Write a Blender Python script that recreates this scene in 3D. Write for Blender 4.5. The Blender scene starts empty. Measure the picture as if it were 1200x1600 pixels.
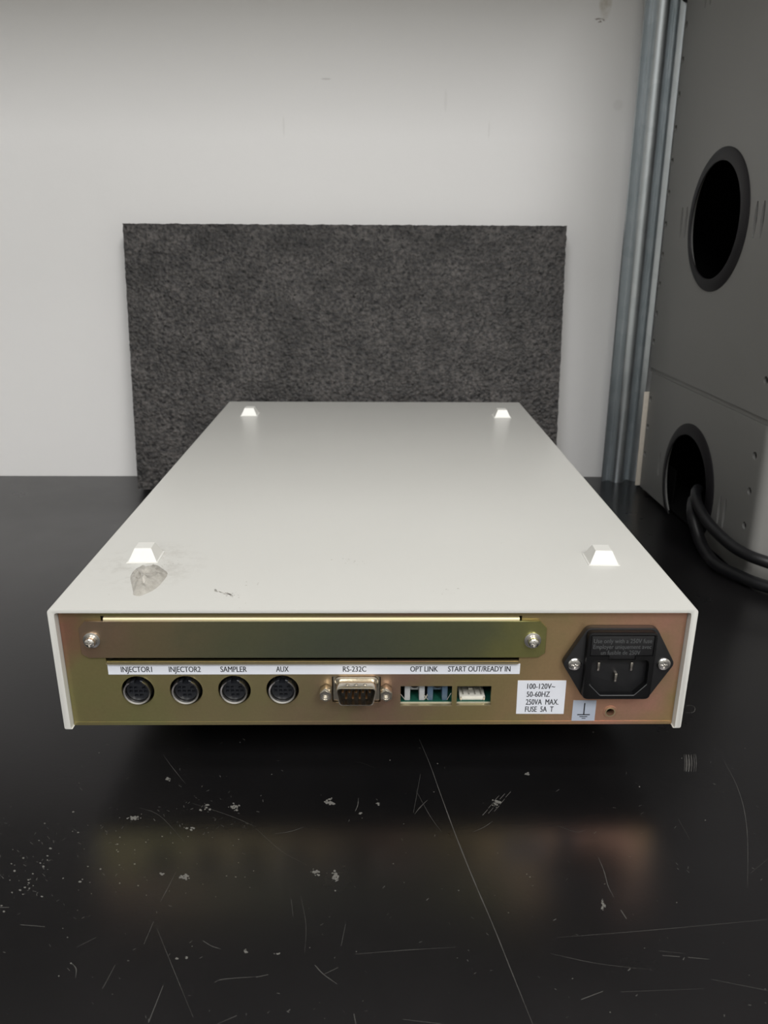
import bpy, bmesh, math, random
import numpy as np
from mathutils import Vector, Matrix, noise as mnoise

random.seed(7)
S = 0.001                       # everything below is written in millimetres
C = bpy.context.scene.collection
SC = bpy.context.scene

# ------------------------------------------------------------------ camera
F_PX, PITCH, YAW, ROLL = 1226.14, 0.3395, -0.0128, 0.0054
CAM = Vector((0.055, -278.7, 224.67))
def cam_axes():
    cp, sp = math.cos(PITCH), math.sin(PITCH)
    rz = Matrix.Rotation(YAW, 3, 'Z')
    fwd, right, up = rz @ Vector((0, cp, -sp)), rz @ Vector((1, 0, 0)), rz @ Vector((0, sp, cp))
    c, s = math.cos(ROLL), math.sin(ROLL)
    return c * right + s * up, -s * right + c * up, fwd
RIGHT, UP, FWD = cam_axes()
cam = bpy.data.cameras.new('camera')
cam.sensor_fit = 'VERTICAL'; cam.sensor_height = 36.0; cam.lens = F_PX / 1600 * 36
cam.clip_start = 0.01; cam.clip_end = 50
cam.dof.use_dof = True; cam.dof.focus_distance = 0.335; cam.dof.aperture_fstop = 24
cam_o = bpy.data.objects.new('camera', cam); C.objects.link(cam_o)
m = Matrix((RIGHT, UP, -FWD)).transposed().to_4x4(); m.translation = CAM * S
cam_o.matrix_world = m
SC.camera = cam_o

def bench_at(px, py, z=0.0):
    """point of the horizontal plane z (mm) seen at a photo pixel"""
    d = FWD + RIGHT * ((px - 600) / F_PX) - UP * ((py - 800) / F_PX)
    return CAM + d * ((z - CAM.z) / d.z)

# ------------------------------------------------------------------ world, lights, exposure
w = bpy.data.worlds.new('world'); SC.world = w; w.use_nodes = True
w.node_tree.nodes['Background'].inputs[0].default_value = (0.9, 0.95, 1.0, 1)
w.node_tree.nodes['Background'].inputs[1].default_value = 0.05
def area(name, loc, size, power, target=None, col=(1, .97, .92)):
    l = bpy.data.lights.new(name, 'AREA'); l.shape = 'RECTANGLE'; l.size, l.size_y = size
    l.energy = power; l.color = col
    o = bpy.data.objects.new(name, l); C.objects.link(o); o.location = Vector(loc) * S
    if target: o.rotation_euler = (Vector(target) - Vector(loc)).to_track_quat('-Z', 'Y').to_euler()
    return o
area('ceiling_lamp_left', (-700, -1900, 1880), (0.6, 1.2), 41, None, (.97, .985, 1))
area('ceiling_lamp_right', (900, -1900, 1880), (0.6, 1.2), 69, None, (1, .99, .975))
area('ceiling_lamp_near', (150, -700, 1880), (1.2, 0.3), 12, None, (1, .985, .96))
SC.view_settings.view_transform = 'Standard'; SC.view_settings.look = 'None'
SC.view_settings.gamma = 1; SC.view_settings.use_curve_mapping = False
SC.view_settings.exposure = -0.25
SC.cycles.use_denoising = True
SC.cycles.max_bounces = 8; SC.cycles.diffuse_bounces = 4; SC.cycles.glossy_bounces = 4
SC.cycles.sample_clamp_indirect = 4

# ------------------------------------------------------------------ materials
class NT:
    def __init__(s, name):
        s.m = bpy.data.materials.new(name); s.m.use_nodes = True
        s.t = s.m.node_tree; s.b = s.t.nodes['Principled BSDF']
    def n(s, kind, **kw):
        o = s.t.nodes.new(kind)
        for k, v in kw.items(): setattr(o, k, v)
        return o
    def l(s, a, b): s.t.links.new(a, b)
    def coord(s): 
        if not hasattr(s, '_c'): s._c = s.n('ShaderNodeTexCoord')
        return s._c.outputs['Object']
    def noise(s, scale, detail=4, rough=.55, vec=None, dist=0):
        o = s.n('ShaderNodeTexNoise'); o.inputs['Scale'].default_value = scale
        o.inputs['Detail'].default_value = detail; o.inputs['Roughness'].default_value = rough
        o.inputs['Distortion'].default_value = dist
        s.l(vec or s.coord(), o.inputs['Vector']); return o.outputs['Fac']
    def ramp(s, fac, stops, interp='LINEAR'):
        r = s.n('ShaderNodeValToRGB'); r.color_ramp.interpolation = interp
        e = r.color_ramp.elements
        while len(e) < len(stops): e.new(.5)
        for i, (p, c) in enumerate(stops):
            e[i].position = p; e[i].color = (*c, 1) if len(c) == 3 else c
        s.l(fac, r.inputs['Fac']); return r.outputs['Color']
    def math(s, op, a, b=None, c=None, clamp=False):
        o = s.n('ShaderNodeMath', operation=op); o.use_clamp = clamp
        for i, v in enumerate((a, b, c)):
            if v is None: continue
            if isinstance(v, (int, float)): o.inputs[i].default_value = v
            else: s.l(v, o.inputs[i])
        return o.outputs[0]
    def mix(s, fac, a, b, blend='MIX'):
        o = s.n('ShaderNodeMix', data_type='RGBA', blend_type=blend)
        for sock, v in ((o.inputs[0], fac), (o.inputs[6], a), (o.inputs[7], b)):
            if isinstance(v, (int, float)): sock.default_value = v
            elif isinstance(v, tuple): sock.default_value = (*v, 1)
            else: s.l(v, sock)
        return o.outputs[2]
    def bump(s, h, strength, dist):
        o = s.n('ShaderNodeBump'); o.inputs['Strength'].default_value = strength
        o.inputs['Distance'].default_value = dist; s.l(h, o.inputs['Height'])
        s.l(o.outputs[0], s.b.inputs['Normal'])
    def ellipse(s, cx, cy, rx, ry, axes='XY', soft=1.0):
        """1 inside an ellipse (mm, object space), falling to 0 at its edge"""
        sp = s.n('ShaderNodeSeparateXYZ'); s.l(s.coord(), sp.inputs[0])
        a = s.math('DIVIDE', s.math('SUBTRACT', sp.outputs['XYZ'.index(axes[0])], cx * S), rx * S)
        b = s.math('DIVIDE', s.math('SUBTRACT', sp.outputs['XYZ'.index(axes[1])], cy * S), ry * S)
        d = s.math('ADD', s.math('MULTIPLY', a, a), s.math('MULTIPLY', b, b))
        return s.math('MULTIPLY', s.math('SUBTRACT', 1.0, d, clamp=True), soft, clamp=True)
    def set(s, col=None, rough=None, metal=None, spec=None, **kw):
        if col is not None:
            if isinstance(col, tuple): s.b.inputs['Base Color'].default_value = (*col, 1)
            else: s.l(col, s.b.inputs['Base Color'])
        if rough is not None:
            if isinstance(rough, (int, float)): s.b.inputs['Roughness'].default_value = rough
            else: s.l(rough, s.b.inputs['Roughness'])
        if metal is not None: s.b.inputs['Metallic'].default_value = metal
        if spec is not None: s.b.inputs['Specular IOR Level'].default_value = spec
        for k, v in kw.items(): s.b.inputs[k.replace('_', ' ')].default_value = v
        return s.m
def plain(name, col, rough=.5, metal=0, spec=.5, var=.12, scale=400):
    t = NT(name); f = t.noise(scale, 3)
    t.set(t.mix(f, tuple(c * (1 - var) for c in col), tuple(min(1, c * (1 + var)) for c in col)), rough, metal, spec)
    return t.m

M = {}
# wall paint with its few real marks (drip stain, pencil ticks)
t = NT('wall_paint'); base = t.mix(t.noise(3.0, 3), (.70, .688, .678), (.76, .75, .742))
msk = t.math('MULTIPLY', t.ellipse(189, 408, 6, 17, 'XZ', 1.6), t.ramp(t.noise(140, 4), [(.35, (.3,) * 3), (.6, (1,) * 3)]), clamp=True)
base = t.mix(t.math('MULTIPLY', msk, .55), base, (.36, .31, .22))
msk = t.math('MULTIPLY', t.ellipse(185, 392.5, 5, 1.8, 'XZ', 2), t.ramp(t.noise(320, 3), [(.42, (0,) * 3), (.55, (1,) * 3)]), clamp=True)
base = t.mix(t.math('MULTIPLY', msk, .8), base, (.12, .08, .06))
for cx, cz, rx, rz, k in ((-41, 348, 5, .8, .35), (-78, 312, 1.2, 9, .12), (60, 332, 1.5, 10, .10), (207, 330, 5, 5, .12), (98, 310, 1, 8, .12)):
    base = t.mix(t.math('MULTIPLY', t.ellipse(cx, cz, rx, rz, 'XZ', 1.5), k), base, (.3, .28, .26))
t.bump(t.noise(220, 3), .12, .0006); M['wall'] = t.set(base, .75, 0, .3)
M['room'] = plain('room_paint', (.62, .61, .58), .8)
M['ceil'] = plain('ceiling_paint', (.75, .75, .73), .8)
M['floor'] = plain('floor_vinyl', (.22, .22, .21), .5)
# black resin bench
t = NT('black_resin')
col = t.mix(t.ramp(t.noise(9, 4), [(.35, (0,) * 3), (.7, (1,) * 3)]), (.0042, .0041, .0044), (.008, .0075, .0078))
r = t.math('ADD', .255, t.math('MULTIPLY', t.noise(30, 4), .06))
t.bump(t.noise(700, 3), .06, .0004); M['bench'] = t.set(col, r, 0, .42, Specular_Tint=(1, .955, 1, 1))
M['scratch'] = plain('scratch_grey', (.075, .072, .068), .7, 0, .2)
M['chip'] = plain('chip_grey', (.14, .135, .125), .75, 0, .2)
M['scuff'] = plain('scuff_grey', (.40, .38, .345), .7, 0, .2)
M['bench_body'] = plain('bench_laminate', (.35, .35, .34), .5)
# off-white instrument paint with grime by the near left foot
t = NT('beige_paint'); base = t.mix(t.noise(14, 4), (.585, .577, .545), (.615, .607, .575))
g1 = t.math('MULTIPLY', t.ellipse(-100, 44, 27, 30, 'XY', 1.2), t.ramp(t.noise(170, 5, .7), [(.46, (0,) * 3), (.64, (1,) * 3)]))
base = t.mix(t.math('MULTIPLY', g1, .22), base, (.25, .22, .18))
g3 = t.ramp(t.noise(420, 3), [(.74, (0,) * 3), (.76, (1,) * 3)])
base = t.mix(t.math('MULTIPLY', g3, .35), base, (.3, .27, .22))
t.bump(t.noise(900, 2), .10, .0003); M['beige'] = t.set(base, .34, 0, .5)
M['beige_edge'] = plain('beige_edge_paint', (.62, .60, .55), .45)
M['foot'] = plain('white_rubber', (.77, .76, .72), .35, var=.04)
t = NT('adhesive_residue'); t.bump(t.noise(260, 4), .5, .0012)
M['glue'] = t.set(t.mix(t.noise(300, 5, .7), (.30, .28, .24), (.60, .575, .53)), .25, 0, .5)
# yellow chromate zinc: iridescent film over steel
def zinc(name, stops, tint, rough=.36, metal=.8):
    t = NT(name); sp = t.n('ShaderNodeSeparateXYZ'); t.l(t.coord(), sp.inputs[0])
    nz = t.math('MULTIPLY', t.math('SUBTRACT', t.noise(22, 3), .5), .16)
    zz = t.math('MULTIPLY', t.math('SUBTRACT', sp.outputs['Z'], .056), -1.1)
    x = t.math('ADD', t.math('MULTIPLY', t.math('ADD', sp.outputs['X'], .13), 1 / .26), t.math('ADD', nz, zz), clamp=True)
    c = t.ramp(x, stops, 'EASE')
    c2 = t.mix(t.ramp(t.noise(28, 4, .6), [(.45, (0,) * 3), (.72, (.55,) * 3)]), c, tint)
    c3 = t.mix(t.noise(900, 2), t.mix(1.0, c2, (.88, .88, .88), 'MULTIPLY'), c2)
    t.bump(t.noise(1300, 2), .05, .0002)
    return t.set(c3, rough, metal, .5)
M['zinc'] = zinc('yellow_zinc', [(0, (.40, .20, .14)), (.05, (.37, .32, .145)), (.30, (.37, .305, .16)), (.44, (.36, .265, .165)), (.56, (.38, .24, .175)), (.66, (.40, .32, .15)), (.76, (.52, .36, .19)), (.88, (.64, .36, .24)), (.95, (.66, .35, .26)), (1, (.58, .36, .19))], (.31, .33, .13))
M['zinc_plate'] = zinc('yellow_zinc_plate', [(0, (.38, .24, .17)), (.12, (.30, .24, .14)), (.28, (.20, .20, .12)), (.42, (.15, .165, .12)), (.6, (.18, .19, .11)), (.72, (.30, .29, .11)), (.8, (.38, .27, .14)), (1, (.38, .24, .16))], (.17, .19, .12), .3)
t = NT('zinc_edge'); M['zinc_edge'] = t.set(t.mix(t.noise(60, 2), (.56, .50, .25), (.55, .44, .32)), .4, .85)
M['nickel'] = plain('nickel', (.62, .58, .52), .24, 1)
M['steel'] = plain('bright_steel', (.74, .72, .69), .25, 1)
M['shell'] = plain('tinned_shell', (.60, .55, .46), .26, 1, var=.2, scale=600)
M['gold'] = plain('gold_pin', (.75, .48, .25), .3, 1)
M['black'] = plain('black_plastic', (.0045, .0045, .005), .45, 0, .25)
M['black2'] = plain('satin_black_plastic', (.011, .011, .012), .45, 0, .4, var=.3)
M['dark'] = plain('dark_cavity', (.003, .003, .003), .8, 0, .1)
M['insert'] = plain('socket_black', (.011, .012, .015), .4, 0, .4)
M['emboss'] = plain('embossed_grey', (.075, .078, .08), .45)
M['label'] = plain('label_white', (.70, .72, .78), .5, var=.02)
M['label_grey'] = plain('label_grey', (.40, .44, .52), .4, var=.05)
M['ink'] = plain('label_ink', (.015, .016, .02), .6)
M['pcb'] = plain('circuit_green', (.01, .075, .05), .4)
M['pcb_edge'] = plain('circuit_edge', (.42, .40, .30), .5)
M['grey_pl'] = plain('grey_plastic', (.40, .41, .42), .4)
M['blue_pl'] = plain('slate_blue_plastic', (.075, .12, .18), .4)
M['white_pl'] = plain('ivory_plastic', (.72, .70, .62), .4)
# foam of fused dark beads
t = NT('charcoal_foam')
v = t.n('ShaderNodeTexVoronoi'); v.inputs['Scale'].default_value = 330; t.l(t.coord(), v.inputs['Vector'])
vv = t.ramp(v.outputs['Distance'], [(0, (1,) * 3), (.75, (.15,) * 3)])
n1 = t.ramp(t.noise(300, 3, .6), [(.36, (0,) * 3), (.70, (1,) * 3)])
n2 = t.ramp(t.noise(34, 4, .6), [(.33, (.50,) * 3), (.66, (1.15,) * 3)])
c = t.mix(n1, (.014, .0132, .0138), (.088, .080, .075)); c = t.mix(1.0, c, n2, 'MULTIPLY')
pit = t.ramp(t.noise(230, 1), [(.29, (.03,) * 3), (.35, (1,) * 3)]); c = t.mix(.9, c, pit, 'MULTIPLY')
t.bump(t.math('ADD', t.math('MULTIPLY', vv, .9), t.math('MULTIPLY', n1, .5)), .7, .0011); M['foam'] = t.set(c, .62, 0, .45)
# galvanised steel
t = NT('galvanised_steel'); gv = t.n('ShaderNodeTexVoronoi'); gv.inputs['Scale'].default_value = 90; t.l(t.coord(), gv.inputs['Vector'])
gs = t.n('ShaderNodeSeparateColor'); t.l(gv.outputs['Color'], gs.inputs[0])
M['galv'] = t.set(t.mix(gs.outputs[0], (.47, .505, .525), (.52, .55, .57)), t.math('ADD', .34, t.math('MULTIPLY', gs.outputs[1], .04)), .92)
# grey powder coat of the stacked units
t = NT('grey_enamel'); t.bump(t.noise(1500, 2), .08, .0003)
M['grey'] = t.set(t.mix(t.noise(8, 3), (.186, .183, .174), (.203, .199, .190)), .42, 0, .5)
M['cream'] = plain('cream_edge', (.62, .56, .48), .5)
M['rim'] = plain('black_rubber_rim', (.010, .009, .0105), .5, 0, .3)
M['rubber'] = plain('black_cable', (.007, .007, .008), .4, 0, .4)

# ------------------------------------------------------------------ mesh helpers (mm)
class MB:
    def __init__(s): s.v = []; s.f = []
    def add(s, vs, fs):
        k = len(s.v); s.v += [tuple(p) for p in vs]; s.f += [tuple(i + k for i in f) for f in fs]; return s
    def box(s, x0, x1, y0, y1, z0, z1):
        return s.add([(x, y, z) for z in (z0, z1) for y in (y0, y1) for x in (x0, x1)],
                     [(0, 2, 3, 1), (4, 5, 7, 6), (0, 1, 5, 4), (2, 6, 7, 3), (0, 4, 6, 2), (1, 3, 7, 5)])
    def prism(s, poly, axis, a0, a1):
        """polygon in the two other axes (for 'Y': x,z; 'X': y,z; 'Z': x,y) swept along axis"""
        def put(p, a): return {'Y': (p[0], a, p[1]), 'X': (a, p[0], p[1]), 'Z': (p[0], p[1], a)}[axis]
        n = len(poly)
        fs = [tuple(range(n)), tuple(reversed(range(n, 2 * n)))]
        fs += [((i + 1) % n, i, n + i, n + (i + 1) % n) for i in range(n)]
        return s.add([put(p, a0) for p in poly] + [put(p, a1) for p in poly], fs)
    def lathe(s, c, axis, prof, n=32, close=True):
        """prof: (radius, offset along axis) pairs; closed caps at both ends when radius > 0"""
        vs, fs = [], []
        for r, a in prof:
            for k in range(n):
                th = 2 * math.pi * k / n; p, q = r * math.cos(th), r * math.sin(th)
                vs.append({'Y': (c[0] + p, c[1] + a, c[2] + q), 'Z': (c[0] + p, c[1] + q, c[2] + a), 'X': (c[0] + a, c[1] + p, c[2] + q)}[axis])
        for j in range(len(prof) - 1):
            fs += [(j * n + k, j * n + (k + 1) % n, (j + 1) * n + (k + 1) % n, (j + 1) * n + k) for k in range(n)]
        if close:
            fs.append(tuple(reversed(range(n)))); fs.append(tuple(range((len(prof) - 1) * n, len(prof) * n)))
        return s.add(vs, fs)
    def ring(s, c, axis, r0, r1, a0, a1, n=40):
        return s.lathe_loop(c, axis, [(r0, a0), (r1, a0), (r1, a1), (r0, a1)], n)
    def lathe_loop(s, c, axis, prof, n=40):
        return s.lathe(c, axis, prof + prof[:1], n, False)
    def tube(s, pts, r, n=12):
        pts = [Vector(p) for p in pts]; vs, fs = [], []; up = None
        for i, p in enumerate(pts):
            tg = (pts[min(i + 1, len(pts) - 1)] - pts[max(i - 1, 0)]).normalized()
            if up is None: up = tg.orthogonal().normalized()
            up = (up - tg * up.dot(tg)).normalized(); sd = tg.cross(up)
            vs += [p + (up * math.cos(2 * math.pi * k / n) + sd * math.sin(2 * math.pi * k / n)) * r for k in range(n)]
        for i in range(len(pts) - 1):
            fs += [(i * n + k, i * n + (k + 1) % n, (i + 1) * n + (k + 1) % n, (i + 1) * n + k) for k in range(n)]
        fs += [tuple(reversed(range(n))), tuple(range((len(pts) - 1) * n, len(pts) * n))]
        return s.add(vs, fs)
    def mesh(s, name):
        me = bpy.data.meshes.new(name)
        me.from_pydata([(x * S, y * S, z * S) for x, y, z in s.v], [], s.f)
        bm = bmesh.new(); bm.from_mesh(me)
        bmesh.ops.remove_doubles(bm, verts=bm.verts, dist=1e-7)
        bmesh.ops.recalc_face_normals(bm, faces=bm.faces); bm.to_mesh(me); bm.free()
        return me
    def build(s, name, mat, parent=None, bevel=0, seg=2, smooth=35, cut=None, cutters=()):
        o = bpy.data.objects.new(name, s.mesh(name)); C.objects.link(o); o.data.materials.append(mat)
        if bevel:
            b = o.modifiers.new('b', 'BEVEL'); b.width = bevel * S; b.segments = seg; b.limit_method = 'ANGLE'; b.angle_limit = math.radians(30)
        tmp = []
        for cm in ([cut] if cut else []) + list(cutters):
            co = bpy.data.objects.new('cutter', cm.mesh('cutter')); C.objects.link(co); tmp.append(co)
            b = o.modifiers.new('c', 'BOOLEAN'); b.object = co; b.operation = 'DIFFERENCE'; b.solver = 'EXACT'; b.use_self = True
        if o.modifiers:
            dg = bpy.context.evaluated_depsgraph_get(); dg.update()
            me = bpy.data.meshes.new_from_object(o.evaluated_get(dg)); old = o.data
            o.modifiers.clear(); o.data = me; me.name = name; bpy.data.meshes.remove(old)
            for co in tmp:
                d = co.data; bpy.data.objects.remove(co); bpy.data.meshes.remove(d)
        if smooth: shade(o.data, smooth)
        if parent: o.parent = parent
        return o
def shade(me, deg):
    bm = bmesh.new(); bm.from_mesh(me); a = math.radians(deg)
    for f in bm.faces: f.smooth = True
    for e in bm.edges: e.smooth = not (len(e.link_faces) == 2 and e.calc_face_angle(0) > a) and len(e.link_faces) == 2
    bm.to_mesh(me); bm.free()
def empty(name, loc=(0, 0, 0)):
    o = bpy.data.objects.new(name, None); C.objects.link(o); o.location = Vector(loc) * S; o.empty_display_size = .02
    return o
def tag(o, label=None, cat=None, group=None, kind=None):
    for k, v in (('label', label), ('category', cat), ('group', group), ('kind', kind)):
        if v: o[k] = v
    return o
def copy_part(src, parent, off):
    """a copy of a part (and its sub-parts) shifted by off (mm)"""
    c = src.copy(); C.objects.link(c); c.parent = parent; c.location = src.location + Vector(off) * S
    for ch in list(src.children):
        d = ch.copy(); C.objects.link(d); d.parent = c
    return c
def rounded(poly, r, n=5):
    out = []; N = len(poly)
    for i in range(N):
        p, a, b = Vector(poly[i]), Vector(poly[i - 1]), Vector(poly[(i + 1) % N])
        rr = r[i] if isinstance(r, (list, tuple)) else r
        u, v = (a - p).normalized(), (b - p).normalized()
        d = min(rr / math.tan(u.angle(v) / 2), (a - p).length * .49, (b - p).length * .49)
        s, e = p + u * d, p + v * d
        for k in range(n + 1):
            f = k / n; out.append(tuple((s * (1 - f) + p * f) * (1 - f) + (p * (1 - f) + e * f) * f))
    return out
def spline(pts, n=10):
    P = [Vector(p) for p in pts]; P = [P[0] * 2 - P[1]] + P + [P[-1] * 2 - P[-2]]; out = []
    for i in range(1, len(P) - 2):
        for k in range(n):
            f = k / n; a, b, c, d = P[i - 1:i + 3]
            out.append(.5 * (2 * b + (c - a) * f + (2 * a - 5 * b + 4 * c - d) * f * f + (3 * b - a - 3 * c + d) * f ** 3))
    return out + [P[-2]]
def lettering(rows, y, mat, parent, name='lettering', bold=.055):
    """flat printed words facing -Y; rows of (text, x0, x1, z0, z1) in mm"""
    mb = MB()
    for s, x0, x1, z0, z1 in rows:
        cu = bpy.data.curves.new('t', 'FONT'); cu.body = s; cu.resolution_u = 3
        o = bpy.data.objects.new('t', cu); C.objects.link(o)
        dg = bpy.context.evaluated_depsgraph_get(); dg.update()
        me = bpy.data.meshes.new_from_object(o.evaluated_get(dg))
        xs = [v.co.x for v in me.vertices]
        a, b = min(xs), max(xs)
        h = .69                               # capital height of the built-in face at size 1
        for dx, dy in ((-bold, 0), (bold, -.004)):
            mb.add([(x0 + dx + (v.co.x - a) / (b - a) * (x1 - x0), y + dy, z0 + v.co.y / h * (z1 - z0)) for v in me.vertices], [tuple(p.vertices) for p in me.polygons])
        bpy.data.objects.remove(o); bpy.data.meshes.remove(me); bpy.data.curves.remove(cu)
    return tag(mb.build(name, mat, parent, smooth=0), kind='stuff')

# ================================================================== setting
def struct(o): o['kind'] = 'structure'; return o
WALL_Y = 465
struct(MB().box(-2500, 2500, WALL_Y, WALL_Y + 100, -900, 1900).build('wall_back', M['wall'], smooth=0))
struct(MB().box(-2600, -2500, -3000, WALL_Y + 100, -900, 1900).build('wall_left', M['room'], smooth=0))
struct(MB().box(2500, 2600, -3000, WALL_Y + 100, -900, 1900).build('wall_right', M['room'], smooth=0))
struct(MB().box(-2600, 2600, -3100, -3000, -900, 1900).build('wall_front', M['room'], smooth=0))
struct(MB().box(-2600, 2600, -3100, WALL_Y + 100, -1000, -900).build('floor', M['floor'], smooth=0))
struct(MB().box(-2600, 2600, -3100, WALL_Y + 100, 1900, 2000).build('ceiling', M['ceil'], smooth=0))
struct(MB().box(-1300, 1300, 178, WALL_Y, 560, 585).build('unseen_shelf_1', M['room'], smooth=0, bevel=1))   # unseen shelf board above the frame, added to shade the top of the wall

# ------------------------------------------------------------------ bench
bench = tag(empty('lab_bench', (0, 60, -900)), 'black resin lab bench top, scratched and chipped, under everything', 'bench')
def bp(mb): mb.v = [(x, y - 60, z + 900) for x, y, z in mb.v]; return mb
bp(MB().box(-1200, 1300, -340, WALL_Y - .5, -30, 0)).build('worktop', M['bench'], bench, bevel=2)
for x in (-1150, 1230): bp(MB().box(x, x + 20, -280, 440, -900, -30)).build('side_panel', M['bench_body'], bench, smooth=0)
def ribbon(mb, pts, wd, z=.04):
    q = [bench_at(*p) for p in pts]
    q = spline([(p.x, p.y, z) for p in q], 5) if len(q) > 2 else [Vector((p.x, p.y, z)) for p in q]
    L = []
    for i, p in enumerate(q):
        tg = (q[min(i + 1, len(q) - 1)] - q[max(i - 1, 0)]).normalized(); nn = Vector((-tg.y, tg.x, 0))
        ww = wd * (.35 + .65 * math.sin(math.pi * (i + .5) / len(q))) * random.uniform(.6, 1.2) / 2
        L += [p + nn * ww, p - nn * ww]
    mb.add(L, [(2 * i, 2 * i + 1, 2 * i + 3, 2 * i + 2) for i in range(len(q) - 1)])
sc = MB()
for pts, wd in [
    ([(655, 1155), (672, 1195), (688, 1240), (712, 1305), (740, 1375), (770, 1445), (800, 1520), (833, 1602)], .42),
    ([(1132, 1190), (1150, 1225), (1162, 1262), (1168, 1310), (1168, 1388)], .22), ([(935, 1340), (944, 1362), (950, 1384), (959, 1402)], .3),
    ([(970, 1422), (979, 1436)], .4), ([(1035, 1493), (1062, 1495)], .35), ([(1075, 1496), (1108, 1499)], .3), ([(908, 1562), (942, 1549)], .4),
    ([(870, 1465), (1000, 1455), (1200, 1437)], .16), ([(555, 1491), (630, 1485), (712, 1480)], .16), ([(646, 1270), (657, 1210)], .14),
    ([(648, 1272), (656, 1262), (668, 1250)], .3), ([(492, 1508), (505, 1522), (527, 1538)], .35), ([(505, 1523), (528, 1512)], .25), ([(275, 1362), (262, 1388), (250, 1410)], .22),
    ([(240, 1440), (225, 1475)], .25), ([(317, 1470), (330, 1478), (345, 1483)], .3), ([(32, 1445), (70, 1448)], .25), ([(112, 1505), (119, 1514), (118, 1528)], .3),
    ([(335, 1535), (350, 1530), (402, 1526)], .2), ([(400, 1527), (419, 1523)], .3), ([(540, 1444), (533, 1478)], .22), ([(255, 1180), (270, 1200), (290, 1225)], .16), ([(218, 1262), (250, 1275), (288, 1315)], .12),
    ([(245, 1450), (265, 1500), (302, 1590)], .13), ([(430, 1303), (455, 1299), (475, 1292)], .22), ([(560, 1247), (559, 1258), (555, 1268)], .35), ([(740, 1300), (757, 1292), (770, 1283)], .25),
    ([(400, 1295), (440, 1330), (480, 1352)], .12), ([(300, 1255), (360, 1275), (400, 1292)], .14), ([(650, 1235), (672, 1275), (690, 1300)], .14),
    ([(180, 1508), (160, 1545)], .2), ([(255, 1540), (232, 1598)], .3), ([(120, 1480), (150, 1465)], .15), ([(860, 1490), (930, 1505), (1020, 1516)], .14),
    ([(1110, 1530), (1200, 1548)], .14), ([(970, 1550), (1100, 1545)], .1), ([(1060, 1280), (1078, 1312)], .1), ([(870, 1290), (900, 1300), (915, 1297)], .14),
    ([(470, 1400), (478, 1445), (476, 1490)], .12), ([(455, 1405), (458, 1432)], .16), ([(0, 1418), (14, 1418)], .3), ([(370, 1587), (340, 1600)], .2), ([(1172, 1365), (1200, 1342)], .12),
    ([(1030, 1486), (1070, 1490)], .12), ([(630, 1593), (690, 1600)], .2), ([(553, 1584), (556, 1600)], .25), ([(585, 1200), (560, 1190)], .08)]: ribbon(sc, pts, wd)
for k in range(9):                                   # hatch of parallel nicks
    a = k % 3; x, y = 754 + a * 9 + (k // 3) * 9, 1274 - a * 3 - (k // 3) * 11
    ribbon(sc, [(x, y), (x + 8, y - 9)], .35)
for k, (x, w_) in enumerate(((1069, .3), (1072, .9), (1076, .8), (1080, .5), (1084, .3), (1087, .3))): ribbon(sc, [(x, 1179), (x + 1, 1193), (x, 1206)], w_)
ribbon(sc, [(1070, 1104), (1080, 1102), (1086, 1107), (1083, 1113), (1071, 1114)], .3)
for k in range(260):
    x, y = (random.uniform(0, 1200), random.uniform(1140, 1600)) if k < 150 else (random.gauss(60, 55), random.gauss(1345, 40)) if k < 215 else (random.gauss(320, 60), random.gauss(1270, 25))
    dx, dy = random.uniform(-5, 5), random.uniform(-4, 4); ribbon(sc, [(x, y), (x + dx, y + dy)], random.uniform(.1, .4))
tag(bp(sc).build('scratch', M['scratch'], bench, smooth=0), kind='stuff')
ch = MB()
def blob(x, y, rx, ry, n, dens=1.0):
    for k in range(n):
        px, py = x + random.gauss(0, rx * .42), y + random.gauss(0, ry * .42); r = random.uniform(.8, 2.6) * dens
        c = [bench_at(px + r * math.cos(a) * random.uniform(.6, 1.3), py + .7 * r * math.sin(a) * random.uniform(.6, 1.3)) for a in [6.283 * i / 6 for i in range(6)]]
        ch.add([(p.x, p.y, .06 + .002 * k) for p in c], [tuple(range(6))])
for b in [(208, 1278, 12, 4, 26), (263, 1218, 4, 3, 8), (366, 1262, 9, 6, 22), (515, 1253, 9, 5, 22), (493, 1363, 8, 6, 18), (524, 1369, 5, 8, 40), (287, 1371, 9, 5, 32), (252, 1366, 4, 2, 6),
          (822, 1211, 6, 3, 8), (942, 1412, 4, 9, 16), (563, 1271, 3, 3, 6), (277, 1498, 3, 2, 5), (292, 1497, 2, 3, 6), (384, 1487, 6, 4, 10), (775, 1255, 9, 8, 14), (320, 1262, 14, 7, 10), (297, 1294, 10, 3, 7), (590, 1256, 3, 3, 4), (435, 1490, 6, 3, 6), (70, 1345, 130, 90, 26), (40, 1380, 40, 30, 7)]: blob(*b)
for k in range(150):
    x, y = (random.uniform(0, 1200), random.uniform(1000, 1600)) if k < 90 else (random.uniform(0, 400), random.uniform(1260, 1400))
    if 70 < x < 1100 and y < 1140: continue
    blob(x, y, 1, 1, 1, random.uniform(.35, .75))
tag(bp(ch).build('chip_mark', M['chip'], bench, smooth=0), kind='stuff')

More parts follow.
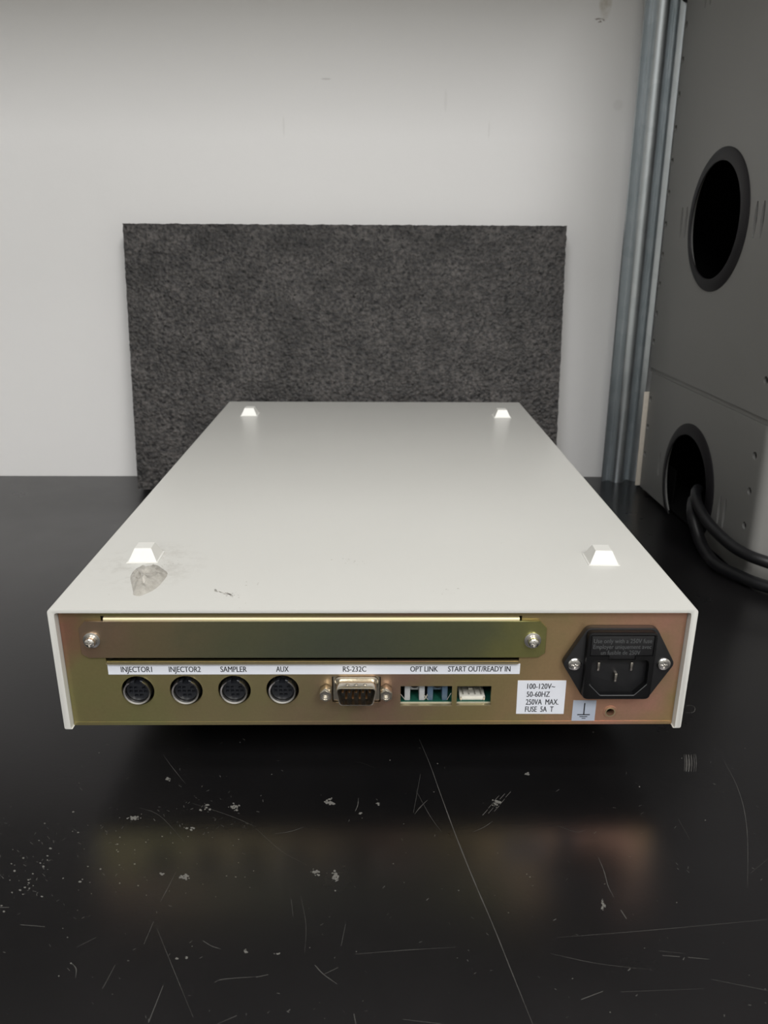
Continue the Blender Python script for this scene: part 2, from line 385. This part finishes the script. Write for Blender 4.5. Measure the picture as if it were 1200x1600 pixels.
# ------------------------------------------------------------------ foam slab leaning on the wall
TH = 20.0; FW, FH = 383.5, 232.0; lean = math.radians(8.2)
foam = MB()
nx, nz, ny = 250, 150, 8
def fz(p): return mnoise.noise(Vector(p) * .45) * .38 + mnoise.noise(Vector(p) * .12) * .3
grid = {}
def fv(i, j, k):
    key = (i, j, k)
    if key not in grid:
        p = Vector((i / nx * FW, k / ny * TH, j / nz * FH))
        nrm = Vector(((i == nx) - (i == 0), (k == ny) - (k == 0), (j == nz) - (j == 0)))
        q = p + nrm.normalized() * (fz(p) * (1.3 if k == 0 and 0 < i < nx and 0 < j < nz else 1.6))
        q.z = max(q.z, 0) if j == 0 else q.z
        grid[key] = len(foam.v); foam.v.append(tuple(q))
    return grid[key]
for i in range(nx):
    for j in range(nz):
        for k in (0, ny): foam.f.append((fv(i, j, k), fv(i + 1, j, k), fv(i + 1, j + 1, k), fv(i, j + 1, k)))
for k in range(ny):
    for j in range(nz):
        for i in (0, nx): foam.f.append((fv(i, j, k), fv(i, j, k + 1), fv(i, j + 1, k + 1), fv(i, j + 1, k)))
    for i in range(nx):
        for j in (0, nz): foam.f.append((fv(i, j, k), fv(i + 1, j, k), fv(i + 1, j, k + 1), fv(i, j, k + 1)))
FR = Matrix.Rotation(-lean, 3, 'X')
Y0 = 463.0 - FH * math.sin(lean) - TH * math.cos(lean)
foam.v = [tuple(FR @ Vector((x - FW / 2, y, z)) + Vector((0, 0, TH * math.sin(lean)))) for x, y, z in foam.v]
fo = foam.build('foam_slab', M['foam'], smooth=60); fo.location = Vector((-25.4, Y0, .3)) * S
tag(fo, 'dark charcoal rectangular foam slab leaning on the white wall behind the beige instrument', 'foam slab')

# ------------------------------------------------------------------ instrument (upside down, rear panel to the viewer)
inst = tag(empty('laboratory_instrument'), 'upside-down beige metal lab instrument with gold rear connector panel, on the black bench', 'instrument')
T, B, WD, DP = 85.6, 30.4, 128.5, 406.5            # top, bottom, half width, depth
# folded cover: top sheet and two hemmed sides as one section swept back
outer = rounded([(-WD, B), (-WD, T), (WD, T), (WD, B)], [.8, 1.8, 1.8, .8], 4)
inner = rounded([(WD - 2.6, B), (WD - 2.6, T - 1.7), (-WD + 2.6, T - 1.7), (-WD + 2.6, B)], [.6, 1.2, 1.2, .6], 3)
MB().prism(outer + inner, 'Y', 0, DP).build('cover', M['beige'], inst, bevel=.35, seg=2)
cover = inst.children[0]
# chassis tray behind the panel
MB().box(-125.7, 125.7, 4.6, 404, B, B + 1.2).build('chassis_base', M['zinc'], inst, smooth=0)
MB().box(-125.7, 125.7, 404, 406, B + 1.2, T - 1.9).build('front_panel', M['beige_edge'], inst, smooth=0)
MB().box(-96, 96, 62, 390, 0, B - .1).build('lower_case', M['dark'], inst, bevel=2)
# rear panel with all its openings
PX, PY, PT = 125.7, 3.0, 1.4
pan = MB().prism([(-PX, B), (-PX, T - 1.9), (PX, T - 1.9), (PX, B)], 'Y', PY, PY + PT)
DIN = [(-97.4 + 19.85 * k, 46.95 + .1 * k) for k in range(4)]
DBX, DBZ = -7.3, 48.2
cut = MB().box(-109, 59.2, 0, 8, 60.6, 81.2)
for x, z in DIN: cut.lathe((x, 0, z), 'Y', [(6.75, 0), (6.75, 8)], 40)
cut.prism(rounded([(-17.4, 41), (-17.4, 53.6), (2.7, 53.6), (2.7, 41)], .8, 2), 'Y', 0, 8)
cut.box(10.95, 32.3, 0, 8, 39.6, 48.85); cut.box(34.35, 48.6, 0, 8, 39.7, 48.8)
cut.lathe((99, 0, 36.3), 'Y', [(1.75, 0), (1.75, 8)], 24)
cut.box(86, 112, 0, 8, 47.5, 75.5)
pn = pan.build('rear_panel', M['zinc'], inst, smooth=0, cut=cut, bevel=.2, seg=1)
# thin bright sheared edges of the openings
e = MB()
e.box(-108.6, 58.8, 1.5, 4.4, 60.0, 60.45); e.box(10.95, 32.3, 2.9, 4.4, 39.3, 39.62); e.box(34.35, 48.6, 2.9, 4.4, 39.4, 39.72)
e.build('sheared_edge', M['zinc_edge'], pn, smooth=0)
e2 = MB().box(-125.6, 125.6, 2.9, 3.05, B - .05, B + 1.5)
e2.build('bottom_fold', M['zinc'], pn, smooth=0)
# slot cover plate with rolled top lip and ears
pl = MB()
ear = [(-117.9, 64.8), (-115.2, 62.9), (66.6, 62.9), (69.3, 65), (69.3, 76.2), (66.2, 79.4), (58.4, 79.4), (-107.8, 79.4), (-115.2, 79.4), (-117.9, 76.2)]
pl.prism(ear, 'Y', 1.7, 2.9)
lip = [(1.7, 79.3)] + [(1.7 + 2.2 * (1 - math.cos(a)), 79.3 + 2.0 * math.sin(a)) for a in [math.radians(15 * k) for k in range(1, 7)]] + [(9, 81.3), (9, 80.1), (4, 80.1), (2.9, 79.3)]
pl.prism(lip, 'X', -107.8, 58.2)
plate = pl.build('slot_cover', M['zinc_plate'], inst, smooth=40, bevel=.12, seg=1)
MB().prism([(1.66, 79.5)] + [(1.66 + 2.2 * (1 - math.cos(a)), 79.3 + 2.06 * math.sin(a)) for a in [math.radians(9 * k) for k in range(2, 11)]] + [(3.9, 80.4)], 'X', -107.6, 58.0).build('top_lip', M['zinc_edge'], plate, smooth=40)
def cross(c, r, dep):
    m_ = MB(); x, y, z = c; k = r * .2
    m_.box(x - r, x + r, y - 1, y + dep, z - k, z + k); return m_, MB().box(x - k, x + k, y - 1, y + dep, z - r, z + r)
def pan_screw(parent, c, rw, rh):
    x, y, z = c
    s = MB().lathe((x, y, z), 'Y', [(rw, 0), (rw, -.6)], 32).build('washer', M['steel'], parent, bevel=.1)
    MB().lathe((x, y, z), 'Y', [(rh * 1.12, -.6), (rh * 1.12, -1.3), (rh * .98, -1.32), (rh * .98, -1.55)], 28).build('spring_washer', M['nickel'], s)
    h = MB().lathe((x, y, z), 'Y', [(rh, -1.5), (rh, -2.6), (rh * .92, -3.1), (rh * .7, -3.45), (rh * .35, -3.6)], 28)
    h.build('screw', M['steel'], s, cutters=cross((x, y - 3.6, z), rh * .62, 1.0), smooth=30)
    return s
pan_screw(plate, (-113.0, 1.7, 71.2), 3.4, 2.15); pan_screw(plate, (63.8, 1.7, 71.0), 3.4, 2.15)
# printed strip
st = MB().prism([(-108.6, 54.6), (59.8, 54.6), (59.8, 59.4), (-108.6, 59.4)], 'Y', PY - .12, PY).build('connector_label', M['label'], inst, smooth=0)
st['label'] = 'white strip printed with the connector names'
lettering([('INJECTOR1', -103.3, -90.7, 55.75, 58.3), ('INJECTOR2', -83.8, -70.9, 55.75, 58.3), ('SAMPLER', -62.8, -52.1, 55.75, 58.3), ('AUX', -40.1, -35.0, 55.8, 58.3), ('RS-232C', -12.8, -3.3, 55.8, 58.3),
           ('OPT LINK', 14.8, 26.1, 55.8, 58.3), ('START OUT/READY IN', 30.3, 55.9, 55.8, 58.3)], PY - .16, M['ink'], st)
# DIN sockets
def din(x, z, idx):
    n = 36; a0 = math.radians(90 + 34); sweep = math.radians(360 - 62)
    body = MB().lathe((x, 0, z), 'Y', [(6.6, 8.6), (6.6, 12)], 36).build('din_socket', M['dark'], inst)
    sh = MB()
    for k in range(n):
        a, b = a0 + sweep * k / n, a0 + sweep * (k + 1) / n
        q = [(r * math.cos(t_), y, r * math.sin(t_)) for t_ in (a, b) for r, y in ((4.9, 1.5), (5.55, 1.3), (5.6, 9), (4.9, 9))]
        sh.add([(x + p[0], p[1], z + p[2]) for p in q], [(0, 1, 5, 4), (1, 2, 6, 5), (2, 3, 7, 6), (3, 0, 4, 7)] + ([(0, 3, 2, 1)] if k == 0 else []) + ([(4, 5, 6, 7)] if k == n - 1 else []))
    sh.build('shell', M['steel'], body)
    holes = MB()
    for dx, dz in ((-2.7, 1.25), (-.8, 1.25), (2.5, 1.25), (-2.85, -.5), (-.8, -.5), (1.15, -.5), (3.1, -.5), (-.7, -2.3), (1.3, -2.3)):
        holes.prism([(2.0, z + dz - 1.0), (2.0, z + dz + .62), (5.6, z + dz + .62), (5.6, z + dz + .4)], 'X', x + dx - .66, x + dx + .66)
    holes.box(x - 1.2, x + 1.2, 0, 7, z + 3.1, z + 6)
    MB().lathe((x, 0, z), 'Y', [(4.75, 9), (4.75, 3.2), (4.55, 3.0)], 36).build('insert', M['insert'], body, cut=holes)
    return body
d0 = din(*DIN[0], 0)
for x, z in DIN[1:]: copy_part(d0, inst, (x - DIN[0][0], 0, z - DIN[0][1]))
# nine-pin serial connector
db = MB().prism(rounded([(-17.0, 41.4), (-17.0, 53.3), (2.3, 53.3), (2.3, 41.4)], .6, 2), 'Y', 4.0, 4.8).build('serial_port', M['shell'], inst)
def dpoly(g): return rounded([(DBX - 6.9 + g * .9, DBZ - 4.2 + g), (DBX - 8.5 + g, DBZ + 4.2 - g), (DBX + 8.5 - g, DBZ + 4.2 - g), (DBX + 6.9 - g * .9, DBZ - 4.2 + g)], 2.0 - g * .6, 5)
MB().prism(dpoly(-1.0), 'Y', 2.6, 4.2).build('shell_root', M['shell'], db, bevel=.5)
MB().prism(dpoly(0), 'Y', -4.0, 4.2).build('shell', M['shell'], db, bevel=.15, cut=MB().prism(dpoly(.5), 'Y', -6, 3))
for dx in (-3.6, 0, 3.6): MB().lathe((DBX + dx, -1.2, DBZ + 4.1), 'Z', [(.75, 0), (.75, .35), (.4, .5)], 12).build('dimple', M['nickel'], db)
MB().prism(dpoly(.52), 'Y', 2.2, 3.0).build('insulator', M['black'], db, smooth=0)
for r_, (n, z) in enumerate(((5, 1.42), (4, -1.42))):
    for k in range(n): MB().lathe((DBX + (k - (n - 1) / 2) * 2.76, 0, DBZ + z), 'Y', [(.5, 2.6), (.5, -2.4), (.25, -2.9)], 12).build('pin', M['gold'], db)
for x in (DBX - 12.5, DBX + 12.2):
    hexa = [(x + 2.75 * math.cos(math.radians(60 * k + 30)), DBZ - .6 + 2.75 * math.sin(math.radians(60 * k + 30))) for k in range(6)]
    j = MB().prism(hexa, 'Y', -2.6, 3.0).build('jackscrew', M['shell'], db, bevel=.12, seg=1, cut=MB().lathe((x, 0, DBZ - .6), 'Y', [(1.75, -4), (1.75, -1.2)], 20))
    MB().ring((x, 0, DBZ - .6), 'Y', 1.2, 1.74, -2.3, -1.3, 20).build('thread', M['steel'], j)
# link windows: circuit board with two optical blocks and a pin header
pcb = MB().box(6, 54, 5.0, 60, 38.6, 40.0).build('circuit_board', M['pcb'], inst, smooth=0)
MB().box(6, 54, 4.75, 5.02, 38.7, 40.05).build('board_edge', M['pcb_edge'], pcb, smooth=0)
def optic(x0, mat):
    b = MB().box(x0, x0 + 2.4, 6.0, 13, 40, 49.5).box(x0 + 6.1, x0 + 8.5, 6.0, 13, 40, 49.5).box(x0 + 2.2, x0 + 6.3, 8.5, 13, 43.6, 50.5)
    o = b.build('optical_block', mat, pcb, bevel=.35)
    MB().ring((x0 + 4.25, 0, 47.2), 'Y', 1.1, 1.9, 7.2, 9.0, 20).build('lens_barrel', M['black2'], o)
    for a, bb in (((x0 - 1.6, 6.2, 43), (x0 + .3, 5.9, 40.4)), ((x0 + 8.3, 5.9, 40.4), (x0 + 10, 6.4, 43.4))): MB().tube([a, bb], .22, 8).build('wire_clip', M['steel'], o)
    return o
optic(12.7, M['grey_pl']); optic(22.3, M['blue_pl'])
hs = MB()
for k in range(4): hs.box(37.0 + 2.55 * k, 37.8 + 2.55 * k, 7.6, 20, 41.0, 46)
hs.box(39.9, 42.6, 9.0, 12.5, 41.2, 46)
MB().box(35.9, 46.7, 6.2, 17, 40.05, 41.9).build('pin_header', M['white_pl'], pcb, bevel=.3, cut=hs)
for x in (36.3, 46.0): MB().box(x, x + .3, 5.6, 6.2, 39.9, 41.8).build('solder_tab', M['steel'], pcb, smooth=0)
# rating label, earth label and earth hole
rl = MB().prism([(59.5, 35.5), (79.5, 35.4), (79.4, 51.5), (59.3, 51.5)], 'Y', PY - .12, PY).build('rating_label', M['label'], inst, smooth=0)
rl['label'] = 'white label with the voltage and fuse rating'
lettering([('100-120V~', 63.4, 74.9, 47.55, 50.1), ('50-60HZ', 63.4, 73.0, 43.75, 46.3), ('250VA  MAX.', 63.3, 76.9, 39.95, 42.6), ('FUSE  5A  T', 63.2, 75.0, 36.5, 39.1)], PY - .16, M['ink'], rl)
el = MB().prism([(83.1, 32), (92.8, 32), (92.8, 42), (83.1, 42)], 'Y', PY - .1, PY).build('earth_label', M['label_grey'], inst, smooth=0)
el['label'] = 'grey label with the earth symbol'
MB().box(87.75, 88.25, PY - .16, PY - .1, 35.2, 40.7).box(85.3, 90.6, PY - .16, PY - .1, 34.8, 35.25).box(86.3, 89.6, PY - .16, PY - .1, 33.9, 34.25).box(87.3, 88.9, PY - .16, PY - .1, 33.1, 33.4).build('earth_symbol', M['ink'], el, smooth=0)
eh = MB().ring((99, 0, 36.3), 'Y', 1.7, 3.0, 2.8, 6.5, 32).build('earth_hole', M['zinc'], inst, bevel=.15)
MB().lathe_loop((99, 0, 36.3), 'Y', [(1.72, 2.6), (2.1, 2.6), (2.1, 6.4), (1.72, 6.4)], 28).build('thread', M['zinc_edge'], eh)
MB().lathe((99, 0, 36.3), 'Y', [(1.8, 6.3), (1.8, 6.8)], 20).build('hole_bottom', M['dark'], eh)
# mains inlet
ix, iz = 99.0, 61.0
fl = rounded([(76.4, 61), (85.2, 77.2), (113, 77.2), (122, 61), (113.2, 45.4), (85.8, 45.4)], [3, 3.5, 3.5, 3, 3, 3], 5)
inlet = MB().prism(fl, 'Y', -.2, PY).build('mains_inlet', M['black2'], inst, bevel=.4)
body = rounded([(84.8, 46.2), (84.8, 76.6), (112.6, 76.6), (112.6, 46.2)], [2.5, 2.2, 2.2, 2.5], 4)
cav = rounded([(87.2, 53.2), (87.2, 64.6), (110.4, 64.6), (110.4, 53.2), (105.8, 48.2), (91.9, 48.2)], [.8, 2.2, 2.2, .8, .8, .8], 3)
cavo = rounded([(86.5, 53), (86.5, 65.1), (111.1, 65.1), (111.1, 53), (106.1, 47.6), (91.5, 47.6)], [.8, 2.2, 2.2, .8, .8, .8], 3)
dr = [(86.4, 66.6), (94.0, 66.6), (94.0, 65.0), (104.3, 65.0), (104.3, 66.6), (111.2, 66.6), (111.2, 75.2), (86.4, 75.2)]
def grow(poly, g, c=(98.8, 70.5)): return [(x + math.copysign(g, x - c[0]), z + math.copysign(g, z - c[1])) for x, z in poly]
bo = MB().prism(body, 'Y', -3.2, 16).build('inlet_body', M['black'], inlet, bevel=.6, cutters=(MB().prism(cav, 'Y', -6, 13.5), MB().prism(grow(dr, .3), 'Y', -6, -2.6)))
MB().prism(dr, 'Y', -3.1, -2.5).build('fuse_drawer', M['black2'], inlet, bevel=.12)
MB().prism(grow(cav, -.3, (98.8, 56.4)), 'Y', 13.0, 13.6).build('socket_shade', M['dark'], inlet, smooth=0)  # near-black sheet standing in for the shade deep in the socket
rim = MB()
for a, b in zip(cav, cav[1:] + cav[:1]):
    if max(a[1], b[1]) < 54: rim.tube([(a[0], -3.15, a[1]), (b[0], -3.15, b[1])], .16, 6)
rim.build('cavity_edge', M['emboss'], inlet)
lettering([('Use only with a 250V fuse', 87.2, 110.4, 72.2, 74.1), ('Employer uniquement avec', 87.2, 110.4, 69.6, 71.5), ('un fusible de 250V', 90.5, 106.2, 67.0, 68.9)], -3.13, M['emboss'], inlet, 'embossed_text', .01)
for x in (90.9, 104.3): MB().box(x - .55, x + .55, -1.0, 13, 58.2, 62.2).build('blade', M['nickel'], inlet, bevel=.3)
MB().box(97.3, 98.5, -2.4, 13, 53.9, 57.9).build('blade', M['nickel'], inlet, bevel=.35)
for x in (81.2, 117.4):
    h = MB().lathe((x, 0, 61), 'Y', [(2.75, -.1), (2.75, -.55), (2.3, -1.0), (1.2, -1.25)], 32)
    h.build('flange_screw', M['steel'], inlet, cutters=cross((x, -1.3, 61), 1.5, .8), smooth=30)
# rounded screws under the bottom fold
for x in (-119.5, 69.9): MB().lathe((x, 12, B), 'Z', [(2.6, 0), (2.6, -.8), (1.8, -1.9), (.8, -2.2)], 24).build('bottom_screw', M['steel'], inst)
# stick-on feet (turned up)
def foot_mesh(x, y, ang=0):
    b = MB(); z = T - .1; a, tt, hh = 6.75, 3.7, 6.0
    vs = [(-a - .3, -a - .3, 0), (a + .3, -a - .3, 0), (a + .3, a + .3, 0), (-a - .3, a + .3, 0), (-a - .3, -a - .3, .35), (a + .3, -a - .3, .35), (a + .3, a + .3, .35), (-a - .3, a + .3, .35),
          (-a + .4, -a + .4, .4), (a - .4, -a + .4, .4), (a - .4, a - .4, .4), (-a + .4, a - .4, .4), (-tt, -tt, hh), (tt, -tt, hh), (tt, tt, hh), (-tt, tt, hh)]
    R_ = Matrix.Rotation(ang, 3, 'Z')
    vs = [tuple(R_ @ Vector(p) + Vector((x, y, z))) for p in vs]
    fs = [(0, 3, 2, 1), (12, 13, 14, 15)] + [(k + i, k + (i + 1) % 4, k + 4 + (i + 1) % 4, k + 4 + i) for k in (0, 4, 8) for i in range(4)]
    return b.add(vs, fs)
for x, y, a in ((-104.1, 52.9, .02), (103.2, 50.2, -.03), (-101.9, 355, 0), (103.5, 350.6, 0)): foot_mesh(x, y, a).build('rubber_foot', M['foot'], inst, bevel=.25, smooth=0)
# squeezed-out adhesive in front of the near left foot
gl = MB(); nr, na = 7, 36
outl = [bench_at(px, py, T) for px, py in ((216, 886), (230, 884), (243, 882), (253.5, 888), (262.3, 896), (256, 907), (243.4, 920), (229, 927.5), (218.6, 931.5), (208.5, 930), (207.6, 924), (205, 912), (203.4, 903), (206, 896))]
outl = [(p.x, p.y) for p in outl]
ol = spline([(x, y, 0) for x, y in outl + outl[:1]], 3)[:-1]; cx, cy = -99.3, 29.0
gv_ = []
for r_ in range(nr):
    f = 1 - r_ / (nr - .5)
    for p in ol:
        hgt = 2.6 * (1 - f ** 4) * (.7 + .9 * mnoise.noise(Vector((p.x * f * .35, p.y * f * .35, 2.0)))) + (.12 if r_ else 0)
        gv_.append((cx + (p.x - cx) * f, cy + (p.y - cy) * f, T - .05 + max(hgt, 0)))
N = len(ol)
gl.add(gv_ + [(cx, cy, T + 2.0)], [(r_ * N + k, r_ * N + (k + 1) % N, (r_ + 1) * N + (k + 1) % N, (r_ + 1) * N + k) for r_ in range(nr - 1) for k in range(N)] + [((nr - 1) * N + k, (nr - 1) * N + (k + 1) % N, nr * N) for k in range(N)] + [tuple(reversed(range(N)))])
gl.build('adhesive_residue', M['glue'], inst, smooth=50)

scf = MB()
for k in range(16):
    u = random.random(); x, y = 333 + 38 * u + random.gauss(0, 1.5), 922 + 11 * u + random.gauss(0, 1.6); l_ = random.uniform(2, 10) * (.5 + u)
    q = [bench_at(x + l_ * f, y + l_ * .3 * f + random.uniform(-.7, .7), T + .03) for f in (0, .5, 1)]
    scf.add([(p.x, p.y + s_ * random.uniform(.12, .3), T + .03) for p in q for s_ in (-1, 1)], [(0, 1, 3, 2), (2, 3, 5, 4)])
for x, y, n_ in ((545, 878, 14), (360, 930, 10), (700, 925, 8), (262, 880, 12), (395, 916, 5)):
    for k in range(n_):
        p = bench_at(x + random.gauss(0, 12), y + random.gauss(0, 4), T + .03); r = random.uniform(.1, .3)
        scf.add([(p.x + r * random.uniform(.6, 2) * math.cos(a), p.y + r * math.sin(a), T + .03) for a in [1.047 * i for i in range(6)]], [tuple(range(6))])
tag(scf.build('scuff_mark', M['scuff'], cover, smooth=0), kind='stuff')

# ------------------------------------------------------------------ galvanised shelf post
prof = [(0, 4), (6.6, 8.4), (7.6, 7.6), (8.4, 4.6), (9.6, 1.9), (11.6, .5), (14.5, 0), (17.3, .3), (18.8, 1.2), (19.8, 3), (22, 6.6), (24.6, 10.2), (26, 11), (27.2, 10), (27.9, 7.2), (29, 5.6), (33, 4.2)]
off = []
for i, p in enumerate(prof):
    a, b = Vector(prof[max(i - 1, 0)]), Vector(prof[min(i + 1, len(prof) - 1)]); tg = (b - a).normalized(); off.append((p[0] - tg.y * 1.4, p[1] + tg.x * 1.4))
post = tag(empty('shelf_post', (221, 443, 0)), 'galvanised steel shelf post with ridged profile standing against the white wall', 'post')
po = MB().prism(prof + off[::-1], 'Z', 0, 559); po.v = [(x - z * .0105, y, z) for x, y, z in po.v]
po.build('upright', M['galv'], post, smooth=50)
MB().lathe((29.5, 0, 407.5), 'Y', [(6.4, 4.2), (6.4, 1), (5.6, -.2), (2, -.5)], 28).build('bolt_head', M['black2'], post)

# ------------------------------------------------------------------ two stacked grey units
def unit(name, label, u_off, v0, v1, ring_c, holes_r, holes_f, slits, depth, half):
    """local axes: X = away from the wall along the side panel, Y = into the unit (to the right), Z = up"""
    e_ = tag(empty(name), label, 'instrument', 'stacked grey units')
    a, b = -.022, .015
    d = Vector((-math.sin(a), -math.cos(a), 0)); h = Vector((-math.cos(a), math.sin(a), 0)); v = Vector((0, 0, 1)) * math.cos(b) + h * math.sin(b)
    wv = v.cross(d) 
    if wv.x < 0: wv = -wv
    mt = Matrix((d, wv, v)).transposed()
    return e_, mt
def put(e_, mt, org):
    m4 = mt.to_4x4(); m4.translation = Vector(org) * S; e_.matrix_world = m4
def slit(cu, cv, ln, wd, n=10):
    return [(cu + wd / 2 * math.cos(2 * math.pi * k / n), cv + ln / 2 * math.sin(2 * math.pi * k / n)) for k in range(n)]
def housing(name, label, u0, u1, v0, v1, rc, rr, hr, hf, slits, half):
    e_, mt = unit(name, label, 0, v0, v1, rc, hr, hf, slits, 0, half)
    if mt.determinant() < 0: raise ValueError('frame')
    put(e_, mt, (250.4, 427, .4))
    def xz(mb): return mb
    D = 300
    # side panel: front corner rounded, folded round the rear
    R_ = 7; sec = [(u0 + 1, 14), (u0, 13), (u0, 1.2), (u0 + 1.2, 0)] + [(u1 - R_ + R_ * math.sin(t_), R_ - R_ * math.cos(t_)) for t_ in [math.radians(15 * k) for k in range(7)]] + [(u1, D), (u1 - 2, D), (u1 - 2, R_ + 1), (u1 - R_ - 1, 2), (u0 + 2, 2), (u0 + 2, 14)]
    cm = MB()
    cm.lathe((rc[0], -10, rc[1]), 'Y', [(rr - 3, 0), (rr - 3, 20)], 56)
    for u, v in hr + hf: cm.lathe((u, -5, v), 'Y', [(2.7, 0), (2.7, 10)], 14)
    for s_ in slits: cm.prism(slit(*s_), 'Y', -5, 5)
    panel = MB().prism(sec, 'Z', v0, v1).build('side_panel', M['grey'], e_, cut=cm, smooth=30)
    inn = MB().box(u0 + 3, u1 - 8, 60, D, v0, v1).box(u0 + 3, u1 - 8, 3, D, v1 - 1.5, v1).box(u0 + 3, u1 - 8, 3, D, v0, v0 + 1.5).box(u0 + 1, u0 + 3, 14, D, v0, v1)
    inn.build('inner_chassis', M['dark'], e_, smooth=0)
    prf = [(rr, .2), (rr, -.5), (rr - .8, -1.1), (rr - 7.8, -2.6), (rr - 8.8, -2.4), (rr - 9, -1.6), (rr - 4, .2)]
    ring = MB().lathe_loop((rc[0], 0, rc[1]), 'Y', prf, 64)
    if half: rg = ring.build('cable_grommet', M['rim'], e_, cut=MB().box(-50, 400, -50, 50, -100, v0 + .1))
    else: rg = ring.build('cable_grommet', M['rim'], e_)
    return e_
up = housing('instrument_housing', 'upper grey steel unit with round black-rimmed port, stacked at right beside the steel post', -5, 216, 113, 515, (99, 235), 49.5,
             [(-.8, 135.7 + 24.55 * k) for k in range(15)], [(202, 136.8 + 24.55 * k) for k in range(15)],
             [(u, v, 24, 4.6) for v in (235, 396) for u in (32.5, 42, 157.5, 167)], False)
MB().box(-4, 214, 1.0, 298, 109.2, 113).build('base_strip', M['grey'], up, smooth=0)
lo = housing('instrument_housing', 'lower grey steel unit with cables leaving its round port, resting on the bench at right', .5, 217, 2, 109, (103.5, 35), 49.5,
             [(6, 34.6 + 25.5 * k) for k in range(3)], [(202.5, 37 + 24.8 * k) for k in range(3)], [(u, 35, 23, 4.2) for u in (42, 163.5, 172)], True)
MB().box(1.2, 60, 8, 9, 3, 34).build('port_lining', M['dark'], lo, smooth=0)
MB().prism([(-1.6, -3.8), (-.2, -3.8), (-.2, 6), (-1.6, 6)], 'Z', 2, 91).build('rear_strip', M['cream'], lo, bevel=.3)['label'] = 'cream strip at the rear edge'  # narrow cream strip along the back of the lower unit
for u in (6, 205):
    for y_ in (6, 285): MB().lathe((u, y_, 0), 'Z', [(4.5, -.2), (5, 2.2)], 20).build('foot', M['cream'], lo)

# ------------------------------------------------------------------ the two cables of the lower unit
ca = MB().tube(spline([(251, 299, 40), (247, 292, 39.5), (243, 279, 36), (243.5, 262, 29), (243.7, 238, 26), (247, 214, 24), (256, 197, 23), (280, 186, 19), (330, 180, 12), (420, 180, 10), (520, 190, 5), (600, 200, 5)], 8), 4.0, 14)
co = ca.build('power_cable', M['rubber'], smooth=60)
tag(co, 'upper black cable from the lower grey unit, bending along its side panel', 'cable', 'cables from the lower grey unit')
cb = MB().tube(spline([(249, 299, 31), (244.5, 289, 29), (241, 277, 24), (242.3, 262, 11), (243, 246, 5.5), (243, 231, 5), (248.5, 216, 5), (260.5, 196, 5), (285, 178, 5), (330, 162, 5), (420, 155, 5), (600, 160, 5)], 8), 4.3, 14)
co = cb.build('power_cable', M['rubber'], smooth=60)
tag(co, 'lower black cable from the lower grey unit, lying on the bench', 'cable', 'cables from the lower grey unit')
